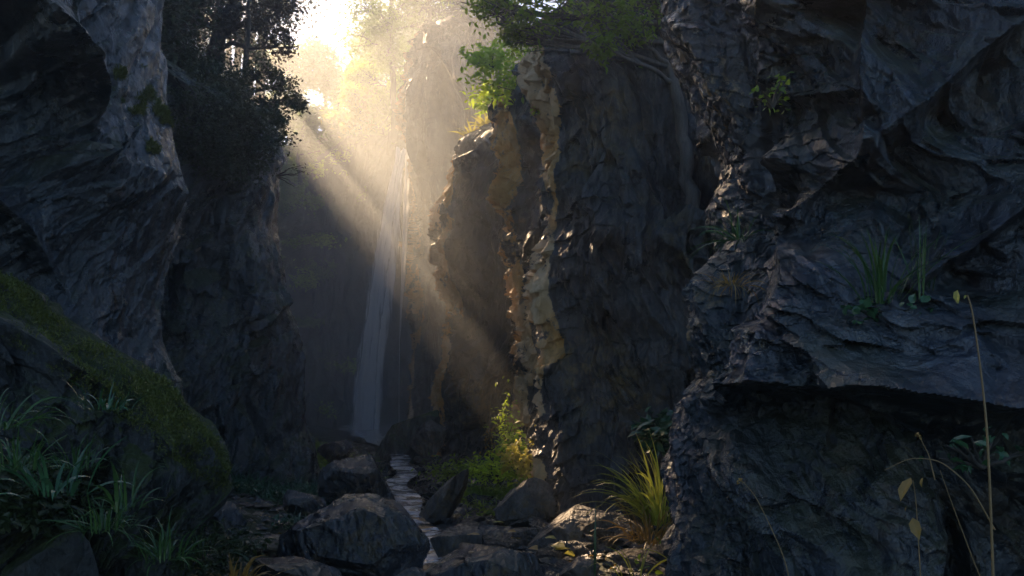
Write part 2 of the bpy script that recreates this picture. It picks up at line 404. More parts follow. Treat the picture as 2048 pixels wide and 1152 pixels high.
def boulder(x0, x1, y0, y1, D, seed, mat, label, name='boulder', depth=1.0, rot=0, tilt=0, n=50, sink=.25, cuts=20, group=None, dmin=.42):
    w = (x1 - x0) / K * D / 2; h = (y1 - y0) / K * D
    V, F = stone_mesh(seed, n, cuts, dmin)
    c, s = math.cos(rot), math.sin(rot)
    V = np.stack([V[:, 0] * c - V[:, 1] * s, V[:, 0] * s + V[:, 1] * c, V[:, 2]], -1)
    c, s = math.cos(tilt), math.sin(tilt)
    V[:, 2] *= (1 if not tilt else .45)
    V = np.stack([V[:, 0] * c - V[:, 2] * s, V[:, 1], V[:, 0] * s + V[:, 2] * c], -1)
    V[:, 0] = V[:, 0] / np.abs(V[:, 0]).max() * w
    V[:, 1] = V[:, 1] / np.abs(V[:, 1]).max() * w * depth
    hh = h * (1 + sink) / 2
    V[:, 2] = V[:, 2] / np.abs(V[:, 2]).max() * hh
    top = P((x0 + x1) / 2, y0, D)
    loc = top - np.array([0, 0, hh])
    o = build(name, V, F, mat, smooth=False); o.location = loc
    tag(o, label, 'boulder' if name == 'boulder' else 'rock', group)
    return o

# ------------------------------------------------------------------ plants
def frames(d, up):
    d = d / np.linalg.norm(d, axis=1)[:, None]
    s = np.cross(d, up); s /= np.maximum(np.linalg.norm(s, axis=1), 1e-6)[:, None]
    return d, s, np.cross(s, d)

LEAF_Q = (np.array([[0, 0, 0], [.45, -.28, .06], [1, 0, -.05], [.45, .28, .06]]), np.array([[0, 1, 2, 3]]))
LEAF_O = (np.array([[0, 0, 0], [.25, -.2, .05], [.6, -.2, .05], [1, 0, -.12], [.6, .2, .05], [.25, .2, .05], [.3, 0, 0], [.62, 0, -.02]]),
          np.array([[0, 1, 6, 5], [1, 2, 7, 6], [2, 3, 4, 7], [5, 6, 7, 4]]))
def leaves(mb, C, size, r, tmpl=LEAF_Q, d=None, droop=-.2, wide=1.0):
    n = len(C)
    if n == 0: return
    if d is None:
        d = r.normal(size=(n, 3)); d[:, 2] = d[:, 2] * .6 + droop
    up = r.normal(size=(n, 3)) * .55; up[:, 2] += 1
    d, s, u = frames(d, up)
    sz = size * r.uniform(.6, 1.35, n)
    T, F = tmpl
    V = C[:, None] + sz[:, None, None] * (T[None, :, 0:1] * d[:, None] + wide * T[None, :, 1:2] * s[:, None] + T[None, :, 2:3] * u[:, None])
    Fa = (F[None] + (np.arange(n) * len(T))[:, None, None]).reshape(-1, F.shape[1])
    mb.add(V.reshape(-1, 3), Fa)

def tube(mb, pts, radii, sides=6):
    pts = np.asarray(pts, float); n = len(pts)
    t = np.gradient(pts, axis=0); t /= np.maximum(np.linalg.norm(t, axis=1), 1e-9)[:, None]
    ref = np.array([.3, .9, .1]); a = np.cross(t, ref); a /= np.maximum(np.linalg.norm(a, axis=1), 1e-6)[:, None]; b = np.cross(t, a)
    an = np.linspace(0, 2 * np.pi, sides, endpoint=False)
    rad = np.asarray(radii, float) * np.ones(n)
    V = pts[:, None] + rad[:, None, None] * (np.cos(an)[None, :, None] * a[:, None] + np.sin(an)[None, :, None] * b[:, None])
    mb.add(V.reshape(-1, 3), grid_faces(n, sides, True))

def wander(a, b, n, jit, r):
    t = np.linspace(0, 1, n)[:, None]; p = a + (b - a) * t
    j = r.normal(size=(n, 3)) * jit * np.linalg.norm(b - a) * np.sin(np.pi * t)
    return p + np.cumsum(j, 0) * .5

def blades(mb, B, az, Ln, el, droop, wid, r, seg=5):
    n = len(B); t = np.linspace(0, 1, seg + 1)
    ang = el[:, None] - droop[:, None] * t[None] ** 1.3
    st = Ln[:, None] / seg
    hx = np.concatenate([np.zeros((n, 1)), np.cumsum(np.cos(ang[:, :-1]) * st, 1)], 1)
    hz = np.concatenate([np.zeros((n, 1)), np.cumsum(np.sin(ang[:, :-1]) * st, 1)], 1)
    c, s = np.cos(az)[:, None], np.sin(az)[:, None]
    cen = B[:, None] + np.stack([hx * c, hx * s, hz], -1)
    tw = r.normal(size=(n, 1)) * .5
    ww = wid[:, None] * (1 - t[None] ** 2) * (.35 + .65 * np.minimum(1, t[None] * 4)) * .5 + .0005
    side = np.stack([-s * np.cos(tw), c * np.cos(tw), np.sin(tw) * np.ones_like(c)], -1)
    Vl, Vr = cen - side * ww[..., None], cen + side * ww[..., None]
    V = np.stack([Vl, Vr], 2).reshape(-1, 3)
    k = np.arange(seg)[None] * 2 + (np.arange(n) * (seg + 1) * 2)[:, None]
    F = np.stack([k, k + 1, k + 3, k + 2], -1).reshape(-1, 4)
    mb.add(V, F)

def tuft(name, loc, n, length, wid, seed, mat, label, cat='grass', group=None, spread=.05, el=(55, 90), droop=(.6, 2.0), bias=None, parts=None):
    r = RS(seed); mb = MB()
    az = r.uniform(0, 2 * np.pi, n) if bias is None else r.normal(bias[0], bias[1], n)
    B = np.stack([np.cos(az) * spread * r.uniform(0, 1, n), np.sin(az) * spread * r.uniform(0, 1, n), np.zeros(n)], -1)
    blades(mb, B, az, length * r.uniform(.45, 1.1, n), np.radians(r.uniform(*el, n)), r.uniform(*droop, n), wid * r.uniform(.6, 1.3, n), r, 7)
    o = mb.build(name, mat); o.location = loc
    return tag(o, label, cat, group)

def tree(name, trunk, radius, clumps, leafmat, barkmat, seed, label, leaf=.09, per=60, sub=26, tmpl=LEAF_Q, cat='tree', group=None, twig=.012, scatter=.3, limb=.35):
    """trunk: points from the root up; clumps: (centre, radius) of the boughs"""
    r = RS(seed); trunk = np.array(trunk, float); base = trunk[0]
    e = empty(name, base, label, cat, group)
    tm, cm = MB(), MB()
    tt = np.linspace(0, len(trunk) - 1, 5 * len(trunk)); tp = np.stack([np.interp(tt, np.arange(len(trunk)), trunk[:, i]) for i in range(3)], -1)
    tp += r.normal(size=tp.shape) * radius * .25
    tube(tm, tp, np.linspace(radius * 1.25, radius * .35, len(tp)), 9)
    for c, rad in clumps:
        c = np.array(c, float); rad = np.array(rad if hasattr(rad, '__len__') else (rad,) * 3, float)
        low = tp[tp[:, 2] < c[2] + .1]
        if len(low) == 0: low = tp[:1]
        k = np.argmin(np.linalg.norm(low - c, axis=1) + .5 * np.abs(low[:, 2] - c[2] + rad[2]))
        a = low[k]
        br = wander(a, c, 9, .05, r); tube(tm, br, np.linspace(radius * limb, twig * 1.4, 9), 6)
        S = r.normal(size=(sub, 3)); S /= np.linalg.norm(S, axis=1)[:, None]; S *= r.uniform(.25, 1, (sub, 1)) ** .6
        S = c + S * rad
        for s in S:
            st = br[r.randint(4, 9)]
            tube(tm, wander(st, s, 5, .07, r), np.linspace(twig, twig * .35, 5), 4)
            m = r.poisson(per)
            L_ = s + r.normal(size=(m, 3)) * rad.mean() * scatter * r.uniform(.5, 1.2)
            leaves(cm, L_, leaf, r, tmpl)
    tm.build('trunk', barkmat, e, True, base)
    cm.build('crown', leafmat, e, False, base)
    return e

def shrub(name, loc, rad, n, leafmat, seed, label, leaf=.1, cat='shrub', group=None, tmpl=LEAF_O, stems=9, twig=.01, wide=1.0):
    r = RS(seed); rad = np.array(rad, float)
    e = empty(name, loc, label, cat, group); sm, lm = MB(), MB()
    for k in range(stems):
        d = r.normal(size=3); d /= np.linalg.norm(d); d[2] = abs(d[2]) * .9 + .1
        tip = d * rad
        st = wander(np.zeros(3), tip, 6, .06, r); tube(sm, st, np.linspace(twig, twig * .3, 6), 5)
        m = n // stems
        L_ = st[r.randint(2, 6, m)] + r.normal(size=(m, 3)) * rad * .2
        leaves(lm, L_, leaf, r, tmpl, wide=wide)
    sm.build('stem', M['bark'], e, True); lm.build('foliage', leafmat, e)
    return e

# ------------------------------------------------------------------ camera, world, sun
cam = bpy.data.cameras.new('camera'); co = bpy.data.objects.new('camera', cam); COL.objects.link(co)
cam.sensor_width = 36; cam.lens = K / 2048 * 36; cam.shift_y = (HY - 576) / 2048
co.location = (0, 0, CZ); co.rotation_euler = (R(90), 0, 0)
cam.clip_start = .05; cam.clip_end = 3000
sc.camera = co

SUNPX = (130, -340)
sd = np.array([(SUNPX[0] - 1024) / K, 1, (HY - SUNPX[1]) / K]); sd /= np.linalg.norm(sd)
elev = math.asin(sd[2]); azim = math.atan2(sd[0], sd[1])       # azimuth from +Y towards +X
sun = bpy.data.lights.new('sun', 'SUN'); so = bpy.data.objects.new('sun', sun); COL.objects.link(so)
sun.energy = 5.0; sun.angle = R(.5); sun.color = (1, .69, .41)
so.rotation_euler = Vector(sd).to_track_quat('Z', 'Y').to_euler()
w = bpy.data.worlds.new('World'); sc.world = w; w.use_nodes = True
nt = w.node_tree; bg = nt.nodes['Background']
sky = nt.nodes.new('ShaderNodeTexSky'); sky.sky_type = 'NISHITA'; sky.sun_disc = False
sky.sun_elevation = elev; sky.sun_rotation = azim; sky.air_density = 1.0; sky.dust_density = .3; sky.ozone_density = 4
nt.links.new(sky.outputs[0], bg.inputs[0]); bg.inputs[1].default_value = .08
sc.view_settings.view_transform = 'Standard'; sc.view_settings.look = 'None'
sc.view_settings.gamma = 1; sc.view_settings.exposure = 1.32
sc.render.film_transparent = False
cy = sc.cycles
cy.max_bounces = 6; cy.diffuse_bounces = 2; cy.glossy_bounces = 2; cy.transmission_bounces = 4; cy.transparent_max_bounces = 10; cy.volume_bounces = 1
cy.use_denoising = True
try: cy.denoiser = 'OPENIMAGEDENOISE'
except Exception: pass
cy.sample_clamp_indirect = 4

# ------------------------------------------------------------------ cliffs
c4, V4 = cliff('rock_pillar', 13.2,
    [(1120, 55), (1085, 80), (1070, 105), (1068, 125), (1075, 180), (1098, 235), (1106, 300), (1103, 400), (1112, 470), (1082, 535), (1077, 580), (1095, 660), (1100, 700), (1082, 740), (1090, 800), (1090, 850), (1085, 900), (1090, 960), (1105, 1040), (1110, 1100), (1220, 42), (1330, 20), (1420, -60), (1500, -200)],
    [(1750, 1100), (1750, 0), (1760, -260)], -240, 1075, 1.9, 620, 620, 11, M['pillar'], cell=1.0, amp=.2, strata=(12, .32, .004), expo=4.5, vis=(1040, 1460), rim=.12, cham=.13, rim_w=.17)
tag(c4, 'tall dark rock pillar in the middle with a golden sunlit left edge', 'rock pillar')
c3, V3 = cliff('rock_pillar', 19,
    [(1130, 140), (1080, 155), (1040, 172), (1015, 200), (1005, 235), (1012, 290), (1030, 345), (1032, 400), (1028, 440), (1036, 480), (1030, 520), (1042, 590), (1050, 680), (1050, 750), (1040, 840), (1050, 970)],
    [(1420, 970), (1420, 80)], 130, 975, 2.1, 420, 480, 23, M['pillar'], cell=1.1, amp=.26, strata=(-25, .4, .03), expo=4.5, vis=(960, 1160), rim=.15, cham=.17, rim_w=.22, capround=.15)
tag(c3, 'narrow rock pillar just behind the left edge of the big dark pillar', 'rock pillar')
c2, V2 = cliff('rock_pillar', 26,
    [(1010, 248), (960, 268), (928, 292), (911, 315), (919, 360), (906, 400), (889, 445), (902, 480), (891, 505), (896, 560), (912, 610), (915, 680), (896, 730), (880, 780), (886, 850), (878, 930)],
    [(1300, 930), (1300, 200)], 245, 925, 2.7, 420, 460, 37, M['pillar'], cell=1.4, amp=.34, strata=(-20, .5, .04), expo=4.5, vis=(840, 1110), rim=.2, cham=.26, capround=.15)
tag(c2, 'lower rock pillar with a sloping grassy top, right of the wet tower', 'rock pillar')
c1, V1 = cliff('rock_tower', 36,
    [(900, 52), (850, 62), (830, 90), (821, 150), (816, 190), (809, 215), (812, 260), (820, 300), (822, 340), (838, 500), (842, 700), (838, 880)],
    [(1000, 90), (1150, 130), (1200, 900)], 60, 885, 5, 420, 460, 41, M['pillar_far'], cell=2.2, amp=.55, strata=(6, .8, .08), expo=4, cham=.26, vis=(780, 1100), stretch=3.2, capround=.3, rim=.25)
tag(c1, 'tall hazy wet rock tower directly right of the waterfall', 'rock tower')
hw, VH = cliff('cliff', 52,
    [(480, 1000), (520, 800), (570, 600), (615, 480), (650, 400), (672, 340), (700, 312), (740, 300)], [(1100, 900), (1100, 0)], 296, 880, 5, 420, 380, 53, M['head'], cell=3.5, amp=1.0, strata=(10, 1.0, .3), expo=3, vis=(520, 900))
tag(hw, 'hazy headwall cliff at the back behind the waterfall', 'cliff')
lm, VLM = cliff('cliff', 17,
    [(-500, 1000), (-500, -200)],
    [(100, -60), (300, 110), (400, 175), (470, 222), (520, 250), (540, 268), (549, 300), (556, 330), (555, 400), (549, 450), (553, 520), (557, 600), (576, 650), (594, 690), (600, 760), (600, 810), (612, 860), (632, 905), (645, 1000)],
    -60, 985, 3.0, 620, 560, 67, M['leftmid'], cell=1.3, amp=.34, strata=(-35, .32, .02), expo=2.4, vis=(300, 660), shear=(-.268, .044), hdb=62)  # unseen back part drawn out and raised to shade the gorge haze
tag(lm, 'shaded cliff on the left topped by trees, second from the camera', 'cliff')
ln, VLN = cliff('cliff', 9,
    [(-1400, 1200), (-1400, -500)],
    [(330, -500), (322, 0), (328, 100), (326, 200), (348, 290), (372, 385), (355, 430), (335, 480), (315, 540), (308, 600), (320, 680), (360, 760), (376, 850), (372, 1000), (372, 1200)],
    -520, 1130, 2.6, 700, 640, 83, M['nearleft'], cell=.8, amp=.16, strata=(-50, .25, .03), expo=3.4, shear=(-.35, 0), vis=(-60, 420), stretch=2.4,
    ledges=[([(-1500, -700), (-200, -20), (0, 95), (120, 195), (250, 300), (330, 350), (440, 430)], 1.7, 330, 26), ([(-1500, 0), (-100, 380), (0, 450), (100, 560), (180, 640)], .5, 70, 14)],
    vledges=[([(330, -300), (330, 200), (345, 300)], -.25, 40, 10)])
tag(ln, 'near left overhanging cliff with blue grey streaked slab above a dark hollow', 'cliff')
rn, VRN = cliff('cliff', 6.4,
    [(1350, -500), (1350, 0), (1358, 100), (1385, 170), (1412, 250), (1440, 325), (1414, 425), (1446, 500), (1404, 575), (1393, 640), (1386, 690), (1402, 755), (1356, 800), (1346, 860), (1345, 930), (1368, 1010), (1346, 1080), (1335, 1250)],
    [(3400, 1250), (3400, -500)], -520, 1260, 1.7, 860, 820, 97, M['near'], cell=.75, amp=.25, strata=(40, .2, .004), expo=3.2, shear=(.19, 0), rim=.03, rim_w=.03, rim_max=.5, vis=(1300, 2110), stretch=1.6,
    ledges=[([(1480, 820), (1540, 775), (1700, 768), (1900, 785), (2100, 820), (2300, 800), (2900, 800)], 1.0, 420, 10),
            ([(1420, 520), (1560, 430), (1640, 440), (1770, 330), (1900, 200), (2050, 60), (2300, -100), (2900, -400)], .35, 120, 12),
            ([(1480, 250), (1600, 200), (1760, 190), (1800, 240)], .25, 90, 10),
            ([(1860, 560), (1960, 500), (2100, 400), (2300, 330), (2900, 200)], .3, 100, 10),
            ([(1380, 470), (1500, 330), (1620, 330)], .2, 70, 10)],
    vledges=[([(1560, -100), (1550, 200), (1570, 380), (1600, 560), (1540, 700), (1500, 820)], .22, 60, 18), ([(1760, -50), (1750, 250), (1770, 400)], .2, 60, 12), ([(1475, -100), (1520, 150), (1480, 300)], .18, 60, 14)])
tag(rn, 'near right cliff of dark blue wet broken slate over a dark hollow', 'cliff')
bk, VBK = cliff('mossy_bank', 5.4,
    [(-900, 1300), (-900, 300)],
    [(-300, 440), (-100, 515), (0, 555), (60, 590), (130, 648), (200, 695), (250, 728), (320, 790), (370, 840), (400, 880), (425, 925), (437, 960), (428, 1010), (405, 1055), (380, 1110), (370, 1300)],
    445, 1290, 1.3, 420, 420, 101, M['bank'], cell=.5, amp=.2, strata=(-40, .15, .04), expo=2.3, vis=(-60, 470),
    ledges=[([(-900, 300), (-200, 560), (0, 660), (120, 740), (220, 800), (330, 890), (400, 950), (470, 990)], .38, 70, 14)])
tag(bk, 'low dark rock bank at left with a diagonal mossy green back', 'rock')

# moss growing on the back of the bank
def moss_on(V, cond, n, ln, wd, seed, parent, mat=None):
    r = RS(seed); Vf = V.reshape(-1, 3); px = 1024 + Vf[:, 0] / Vf[:, 1] * K; py = HY - (Vf[:, 2] - CZ) / Vf[:, 1] * K
    idx = np.nonzero(cond(px, py, Vf))[0]
    if len(idx) == 0: return
    dens = fbm(Vf[idx, 0] * 3, Vf[idx, 2] * 3, seed, 3)
    idx = idx[dens + r.uniform(-.3, .3, len(idx)) > -.1]
    k = r.choice(idx, n); B = Vf[k] + r.normal(size=(n, 3)) * .01
    mb = MB()
    blades(mb, B, r.uniform(0, 6.28, n), ln * r.uniform(.4, 1.3, n), r.uniform(.2, 1.4, n), r.uniform(.3, 2.2, n), wd * r.uniform(.6, 1.4, n), r, 2)
    return mb.build('moss', mat or M['moss'], parent)
def bankcond(px, py, V):
    yl = np.interp(px, [0, 120, 220, 330, 400, 440], [650, 735, 800, 890, 945, 965])
    return (px > -20) & (py < yl + 20) & (V[:, 1] < 5.5)
moss_on(VBK, bankcond, 30000, .03, .006, 3, bk)
moss_on(VLN, lambda px, py, V: (((px - 305 - (py - 240) * .5) / 45) ** 2 + ((py - 240) / 85) ** 2 < .55 + 3.2 * fbm(px / 30, py / 30, 77, 4)) & (V[:, 1] < 9.1), 7000, .045, .009, 4, ln)

# ------------------------------------------------------------------ ground, hill, stream
xs = np.unique(np.concatenate([np.linspace(-400, -14, 30), np.linspace(-14, 14, 300), np.linspace(14, 400, 30)]))
ys = np.unique(np.concatenate([np.linspace(-300, 3, 20), np.linspace(3, 22, 300), np.linspace(22, 60, 90), np.linspace(60, 1500, 40)]))
GX, GY = np.meshgrid(xs, ys)
def stream_x(y):
    return np.interp(y, [0, 8, 10, 12, 14, 17, 22, 30, 42, 50], [-.6, -.75, -1.0, -1.25, -1.65, -2.1, -2.6, -4.2, -6.5, -7]) + .1 * np.sin(y * 1.35) * np.clip((y - 8) / 6, 0, 1)
def ground_z(x, y):
    d = np.abs(x - stream_x(y)); b = np.clip((d - .8) / 3.5, 0, 1)
    z = .55 * b ** 1.3 * np.where(x < stream_x(y), 1.15, .45)
    z = z - .22 * np.exp(-(d / .9) ** 2)
    near = np.clip((45 - y) / 20, .2, 1)
    z = z + .12 * fbm(x * .8, y * .8, 5, 5) * near + .06 * facet(x * 2.2, y * 2.2, 8) * near * (np.hypot(x, y) < 40)
    return z - .1
GZ = ground_z(GX, GY)
g = build('ground', np.stack([GX, GY, GZ], -1).reshape(-1, 3), grid_faces(len(ys), len(xs), False), M['ground'])
tag(g, kind='structure')
# hillside rising at the back
hx = np.linspace(-260, 260, 160); hy = np.linspace(46, 330, 140); HX, HYY = np.meshgrid(hx, hy)
def hill_h(x, y):
    t = np.clip((y - 46) / 18, 0, 1)
    return -1 + 20 * t ** .9 + 3 * np.clip((x + 20) / 10, 0, 1) * t + 6 * np.clip((y - 64) / 150, 0, 1) + 2.0 * fbm(x / 9, y / 9, 12, 4) * t + 6 * np.clip((x + 2) / 30, 0, 1) * t
HZ = hill_h(HX, HYY)
hl = build('hillside', np.stack([HX, HYY, HZ], -1).reshape(-1, 3), grid_faces(140, 160, False), M['hill'], smooth=True); tag(hl, kind='structure')
def hill_z(x, y):
    return float(hill_h(np.array([float(x)]), np.array([float(y)]))[0])

yy = np.linspace(6, 46, 260); uu = np.linspace(-1, 1, 24)
wd = np.interp(yy, [6, 9, 11, 13, 15, 20, 30, 45], [.4, .38, .3, .26, .22, .22, .3, 1.8])
SX = stream_x(yy)[:, None] + uu[None] * wd[:, None]
SZ = -.15 + .012 * (yy[:, None] - 6) + .03 * fbm(SX * 2.5, yy[:, None] * 2.5 + SX * 0, 31, 3)
st = build('stream', np.stack([SX, np.repeat(yy[:, None], 24, 1), SZ], -1).reshape(-1, 3), grid_faces(260, 24, False), M['stream'], smooth=True)
tag(st, kind='structure')

# ------------------------------------------------------------------ waterfall
def fall():
    D = 43.0
    e = empty('waterfall', P(760, 872, D), 'thin white waterfall dropping from a ledge at the back of the gorge', 'waterfall')
    base = np.array(e.location)
    specs = [  # left edge, right edge (px at rows), depth shift
        ([(798, 310), (778, 380), (760, 460), (744, 560), (734, 640), (720, 720), (711, 800), (707, 880)], [(818, 306), (812, 340), (808, 420), (806, 520), (794, 640), (784, 720), (776, 800), (772, 880)], 0, 1),
        ([(806, 308), (790, 380), (774, 470), (758, 560), (745, 640), (728, 740), (718, 880)], [(816, 306), (806, 360), (796, 460), (785, 560), (775, 650), (765, 760), (762, 880)], -.35, 2),
        ([(846, 345), (843, 450), (841, 560), (840, 640), (841, 700)], [(847, 340), (857, 360), (855, 450), (852, 560), (846, 640), (841.2, 700)], -6.4, 4),
        ([(795, 330), (775, 420), (765, 500), (750, 600), (735, 700), (716, 880)], [(806, 330), (795, 420), (782, 520), (772, 600), (760, 700), (742, 880)], -.6, 3)]
    for (l, r_, dz, sd_) in specs:
        py = np.linspace(306, 882, 220); u = np.linspace(0, 1, 40)
        l = np.array(l); r_ = np.array(r_)
        xl = np.interp(py, l[:, 1], l[:, 0])[:, None]; xr = np.interp(py, r_[:, 1], r_[:, 0])[:, None]
        px = xl + (xr - xl) * u[None]
        Dd = D + dz - 1.6 * ((py - 306) / 576)[:, None] ** .6 - .5 * np.sin(u * np.pi)[None] + .12 * fbm(px / 7, py[:, None] / 120 + px * 0, sd_, 3)
        V = np.stack([(px - 1024) / K * D, Dd, CZ + (HY - py)[:, None] / K * D + px * 0], -1).reshape(-1, 3) - base
        o = build('water_curtain', V, grid_faces(220, 40, False), M['fall'], e, True)
        at = o.data.attributes.new('edge', 'FLOAT', 'POINT')
        ed = np.clip(np.sin(u * np.pi) ** .6, 0, 1)[None] * np.ones((220, 1))
        at.data.foreach_set('value', ed.ravel().astype(np.float32))
fall()
for k, (sx, sy, sz, dn, mx_, my_, mz_) in enumerate([(6.0, 5.0, 7.0, .034, -8.0, 39.5, 1.2), (7.0, 12.5, 10.5, .013, -2.8, 33, 5)]):
    mistmat = volume_mat('mist', dn, (.86, .93, 1), .6)
    aa, bb = np.meshgrid(np.linspace(0, 2 * np.pi, 40, endpoint=False), np.linspace(-np.pi / 2 + .02, np.pi / 2 - .02, 24))
    mv = np.stack([np.cos(aa) * np.cos(bb) * sx, np.sin(aa) * np.cos(bb) * sy, np.sin(bb) * sz], -1)
    mv *= (1 + .18 * fbm(aa * 0 + mv[..., 0] / 2, mv[..., 2] / 2 + mv[..., 1] / 3, 3 + k, 2))[..., None]
    n0 = 24 * 40; mv = np.concatenate([mv.reshape(-1, 3), [[0, 0, -sz], [0, 0, sz]]])
    i40 = np.arange(40); j40 = (i40 + 1) % 40
    ms = build('mist', mv, [grid_faces(24, 40, True), np.stack([j40, i40, np.full(40, n0)], -1), np.stack([23 * 40 + i40, 23 * 40 + j40, np.full(40, n0 + 1)], -1)], mistmat, smooth=True)
    ms.location = (mx_, my_, mz_); tag(ms, kind='stuff')

# ------------------------------------------------------------------ boulders
boulder(550, 876, 978, 1150, 9.0, 201, M['boulder'], 'big dark wet boulder with glistening top in the middle of the stream bed', depth=.8, n=90, dmin=.66, rot=.6)
boulder(850, 1112, 1092, 1180, 7.8, 202, M['boulder'], 'dark rounded boulder cut by the bottom edge, right of the big wet boulder', depth=.7, n=60)
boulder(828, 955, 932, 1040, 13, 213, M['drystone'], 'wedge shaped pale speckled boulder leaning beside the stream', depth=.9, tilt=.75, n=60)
boulder(640, 800, 904, 1020, 14, 204, M['boulder'], 'flat topped dark boulder below the waterfall with pale top', depth=.7, n=60, dmin=.5)
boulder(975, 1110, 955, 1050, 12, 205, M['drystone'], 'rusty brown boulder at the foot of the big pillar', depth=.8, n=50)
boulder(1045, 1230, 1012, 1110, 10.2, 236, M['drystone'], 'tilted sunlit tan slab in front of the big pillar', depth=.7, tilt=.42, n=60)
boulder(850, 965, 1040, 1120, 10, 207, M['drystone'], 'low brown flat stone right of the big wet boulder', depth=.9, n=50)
boulder(470, 608, 1070, 1106, 9.2, 208, M['drystone'], 'flat pale grey slab lying left of the big wet boulder', depth=1.0, n=50, sink=.1)
boulder(495, 690, 1092, 1190, 7.9, 209, M['boulder'], 'dark wet stone at the bottom edge below the flat pale slab', depth=.8, n=60)
boulder(405, 495, 1003, 1080, 10.5, 210, M['boulder'], 'small grey boulder at the foot of the mossy bank', depth=.8, tilt=-.4, n=40)
boulder(725, 905, 812, 930, 26, 211, M['greenrock'], 'mossy green boulder sloping up to the right of the waterfall foot', depth=.7, tilt=.45, n=60)
boulder(820, 900, 838, 900, 23, 212, M['drystone'], 'grey boulder against the mossy green boulder', depth=.8, n=40)
boulder(632, 712, 880, 925, 21, 214, M['boulder'], 'dark low boulder at the foot of the tree topped cliff', depth=.9, n=40)
boulder(-60, 212, 985, 1300, 4.4, 215, M['bank'], 'large dark rock in the bottom left corner under the grass', depth=.8, n=70)
boulder(1432, 1512, 1130, 1180, 7.0, 216, M['drystone'], 'small tan stone at the bottom edge near the right cliff', depth=.9, n=40)
boulder(1105, 1200, 1112, 1180, 8.0, 217, M['drystone'], 'flat brown stone at the bottom edge below the sunlit slab', depth=.9, n=40)
boulder(930, 1060, 1035, 1100, 10.8, 218, M['boulder'], 'dark angular stone left of the sunlit slab', depth=.8, n=40)
boulder(770, 860, 1128, 1180, 8.1, 219, M['boulder'], 'small dark stone at the bottom edge below the big wet boulder', depth=.8, n=40)
boulder(560, 650, 975, 1030, 12.5, 220, M['boulder'], 'grey stone lying in leaves behind the big wet boulder', depth=.8, n=40)
boulder(200, 350, 1050, 1250, 5.4, 221, M['bank'], 'dark stone hidden in grass below the mossy bank', depth=.8, n=40)
protos = []
r = RS(77)
for k in range(9):
    V, F = stone_mesh(300 + k, 12, 12, .5)
    V = V * np.array([1, r.uniform(.5, .9), r.uniform(.22, .6)])
    me_o = build('stone', V, F, M['boulder' if k % 3 else 'drystone']); protos.append(me_o)
used = 0
for k in range(135):
    y = 7.6 + 34 * r.uniform() ** 2.0; side = r.normal(0, .8)
    x = float(stream_x(y)) + side * (.9 + .05 * y) + (.9 if k % 3 == 0 else 0)
    if k % 5 == 0: x = r.uniform(.2, 1.3) * y / 10; y = r.uniform(8, 12)
    o = protos[k % 9] if used < 9 else protos[k % 9].copy()
    if used >= 9: COL.objects.link(o)
    used += 1
    s = r.uniform(.05, .2) * (1 + y / 40)
    o.scale = (s, s, s); o.rotation_euler = (r.uniform(-.3, .3), r.uniform(-.3, .3), r.uniform(0, 6.28))
    o.location = (x, y, float(ground_z(np.array([x]), np.array([y]))[0]) + s * .15)
    tag(o, 'loose angular stone lying in the stream bed', 'stone', 'loose stones in the stream bed')

for k in range(165):
    y = r.uniform(9.5, 34); sx_ = float(stream_x(y)); x = sx_ + r.choice([-1, 1]) * (.05 + abs(r.normal()) * .5) * (1 + (y - 10) * .04)
    o = protos[k % 9].copy(); COL.objects.link(o); s = r.uniform(.09, .3) * (.75 + y / 30)
    o.scale = (s, s, s * r.uniform(.7, 1.3)); o.rotation_euler = (r.uniform(-.4, .4), r.uniform(-.4, .4), r.uniform(0, 6.28))
    o.location = (x, y, float(ground_z(np.array([x]), np.array([y]))[0]) + s * .2)
    tag(o, 'angular wet stone at the edge of the running water', 'stone', 'stones edging the stream')

def scatter_chips(name, n, seed, mat, smin, smax, flat, pxr, Dr, leafy=False):
    r = RS(seed); D = Dr[0] + (Dr[1] - Dr[0]) * r.uniform(size=n) ** 1.6; px = r.uniform(*pxr, n); x = (px - 1024) / K * D
    if not leafy:
        x = stream_x(D) + r.normal(size=n) * (.8 + .06 * D) + .4
    z = ground_z(x, D) + .01
    mb = MB(); C = np.stack([x, D, z], -1)
    if leafy:
        d = r.normal(size=(n, 3)); d[:, 2] *= .15; leaves(mb, C + [0, 0, .02], smax, r, LEAF_Q, d=d, wide=1.2)
    else:
        O_ = np.array([[1, 0, 0], [.3, 1, .1], [-.9, .5, 0], [-.7, -.8, .1], [.5, -.9, 0], [.1, .2, 1], [-.3, -.2, .9]])
        Fo = np.array([[0, 1, 5], [1, 2, 5], [2, 6, 5], [2, 3, 6], [3, 4, 6], [4, 5, 6], [4, 0, 5]])
        an = r.uniform(0, 6.28, n); c, s_ = np.cos(an), np.sin(an); sz = r.uniform(smin, smax, n) * (.7 + D / 25)
        J = O_[None] + r.normal(size=(n, 7, 3)) * .22
        V = np.stack([J[..., 0] * c[:, None] - J[..., 1] * s_[:, None], J[..., 0] * s_[:, None] + J[..., 1] * c[:, None], J[..., 2] * flat * r.uniform(.5, 1.3, (n, 1))], -1) * sz[:, None, None] + C[:, None]
        mb.add(V.reshape(-1, 3), (Fo[None] + (np.arange(n) * 7)[:, None, None]).reshape(-1, 3))
    return tag(mb.build(name, mat), kind='stuff')
r = RS(808)
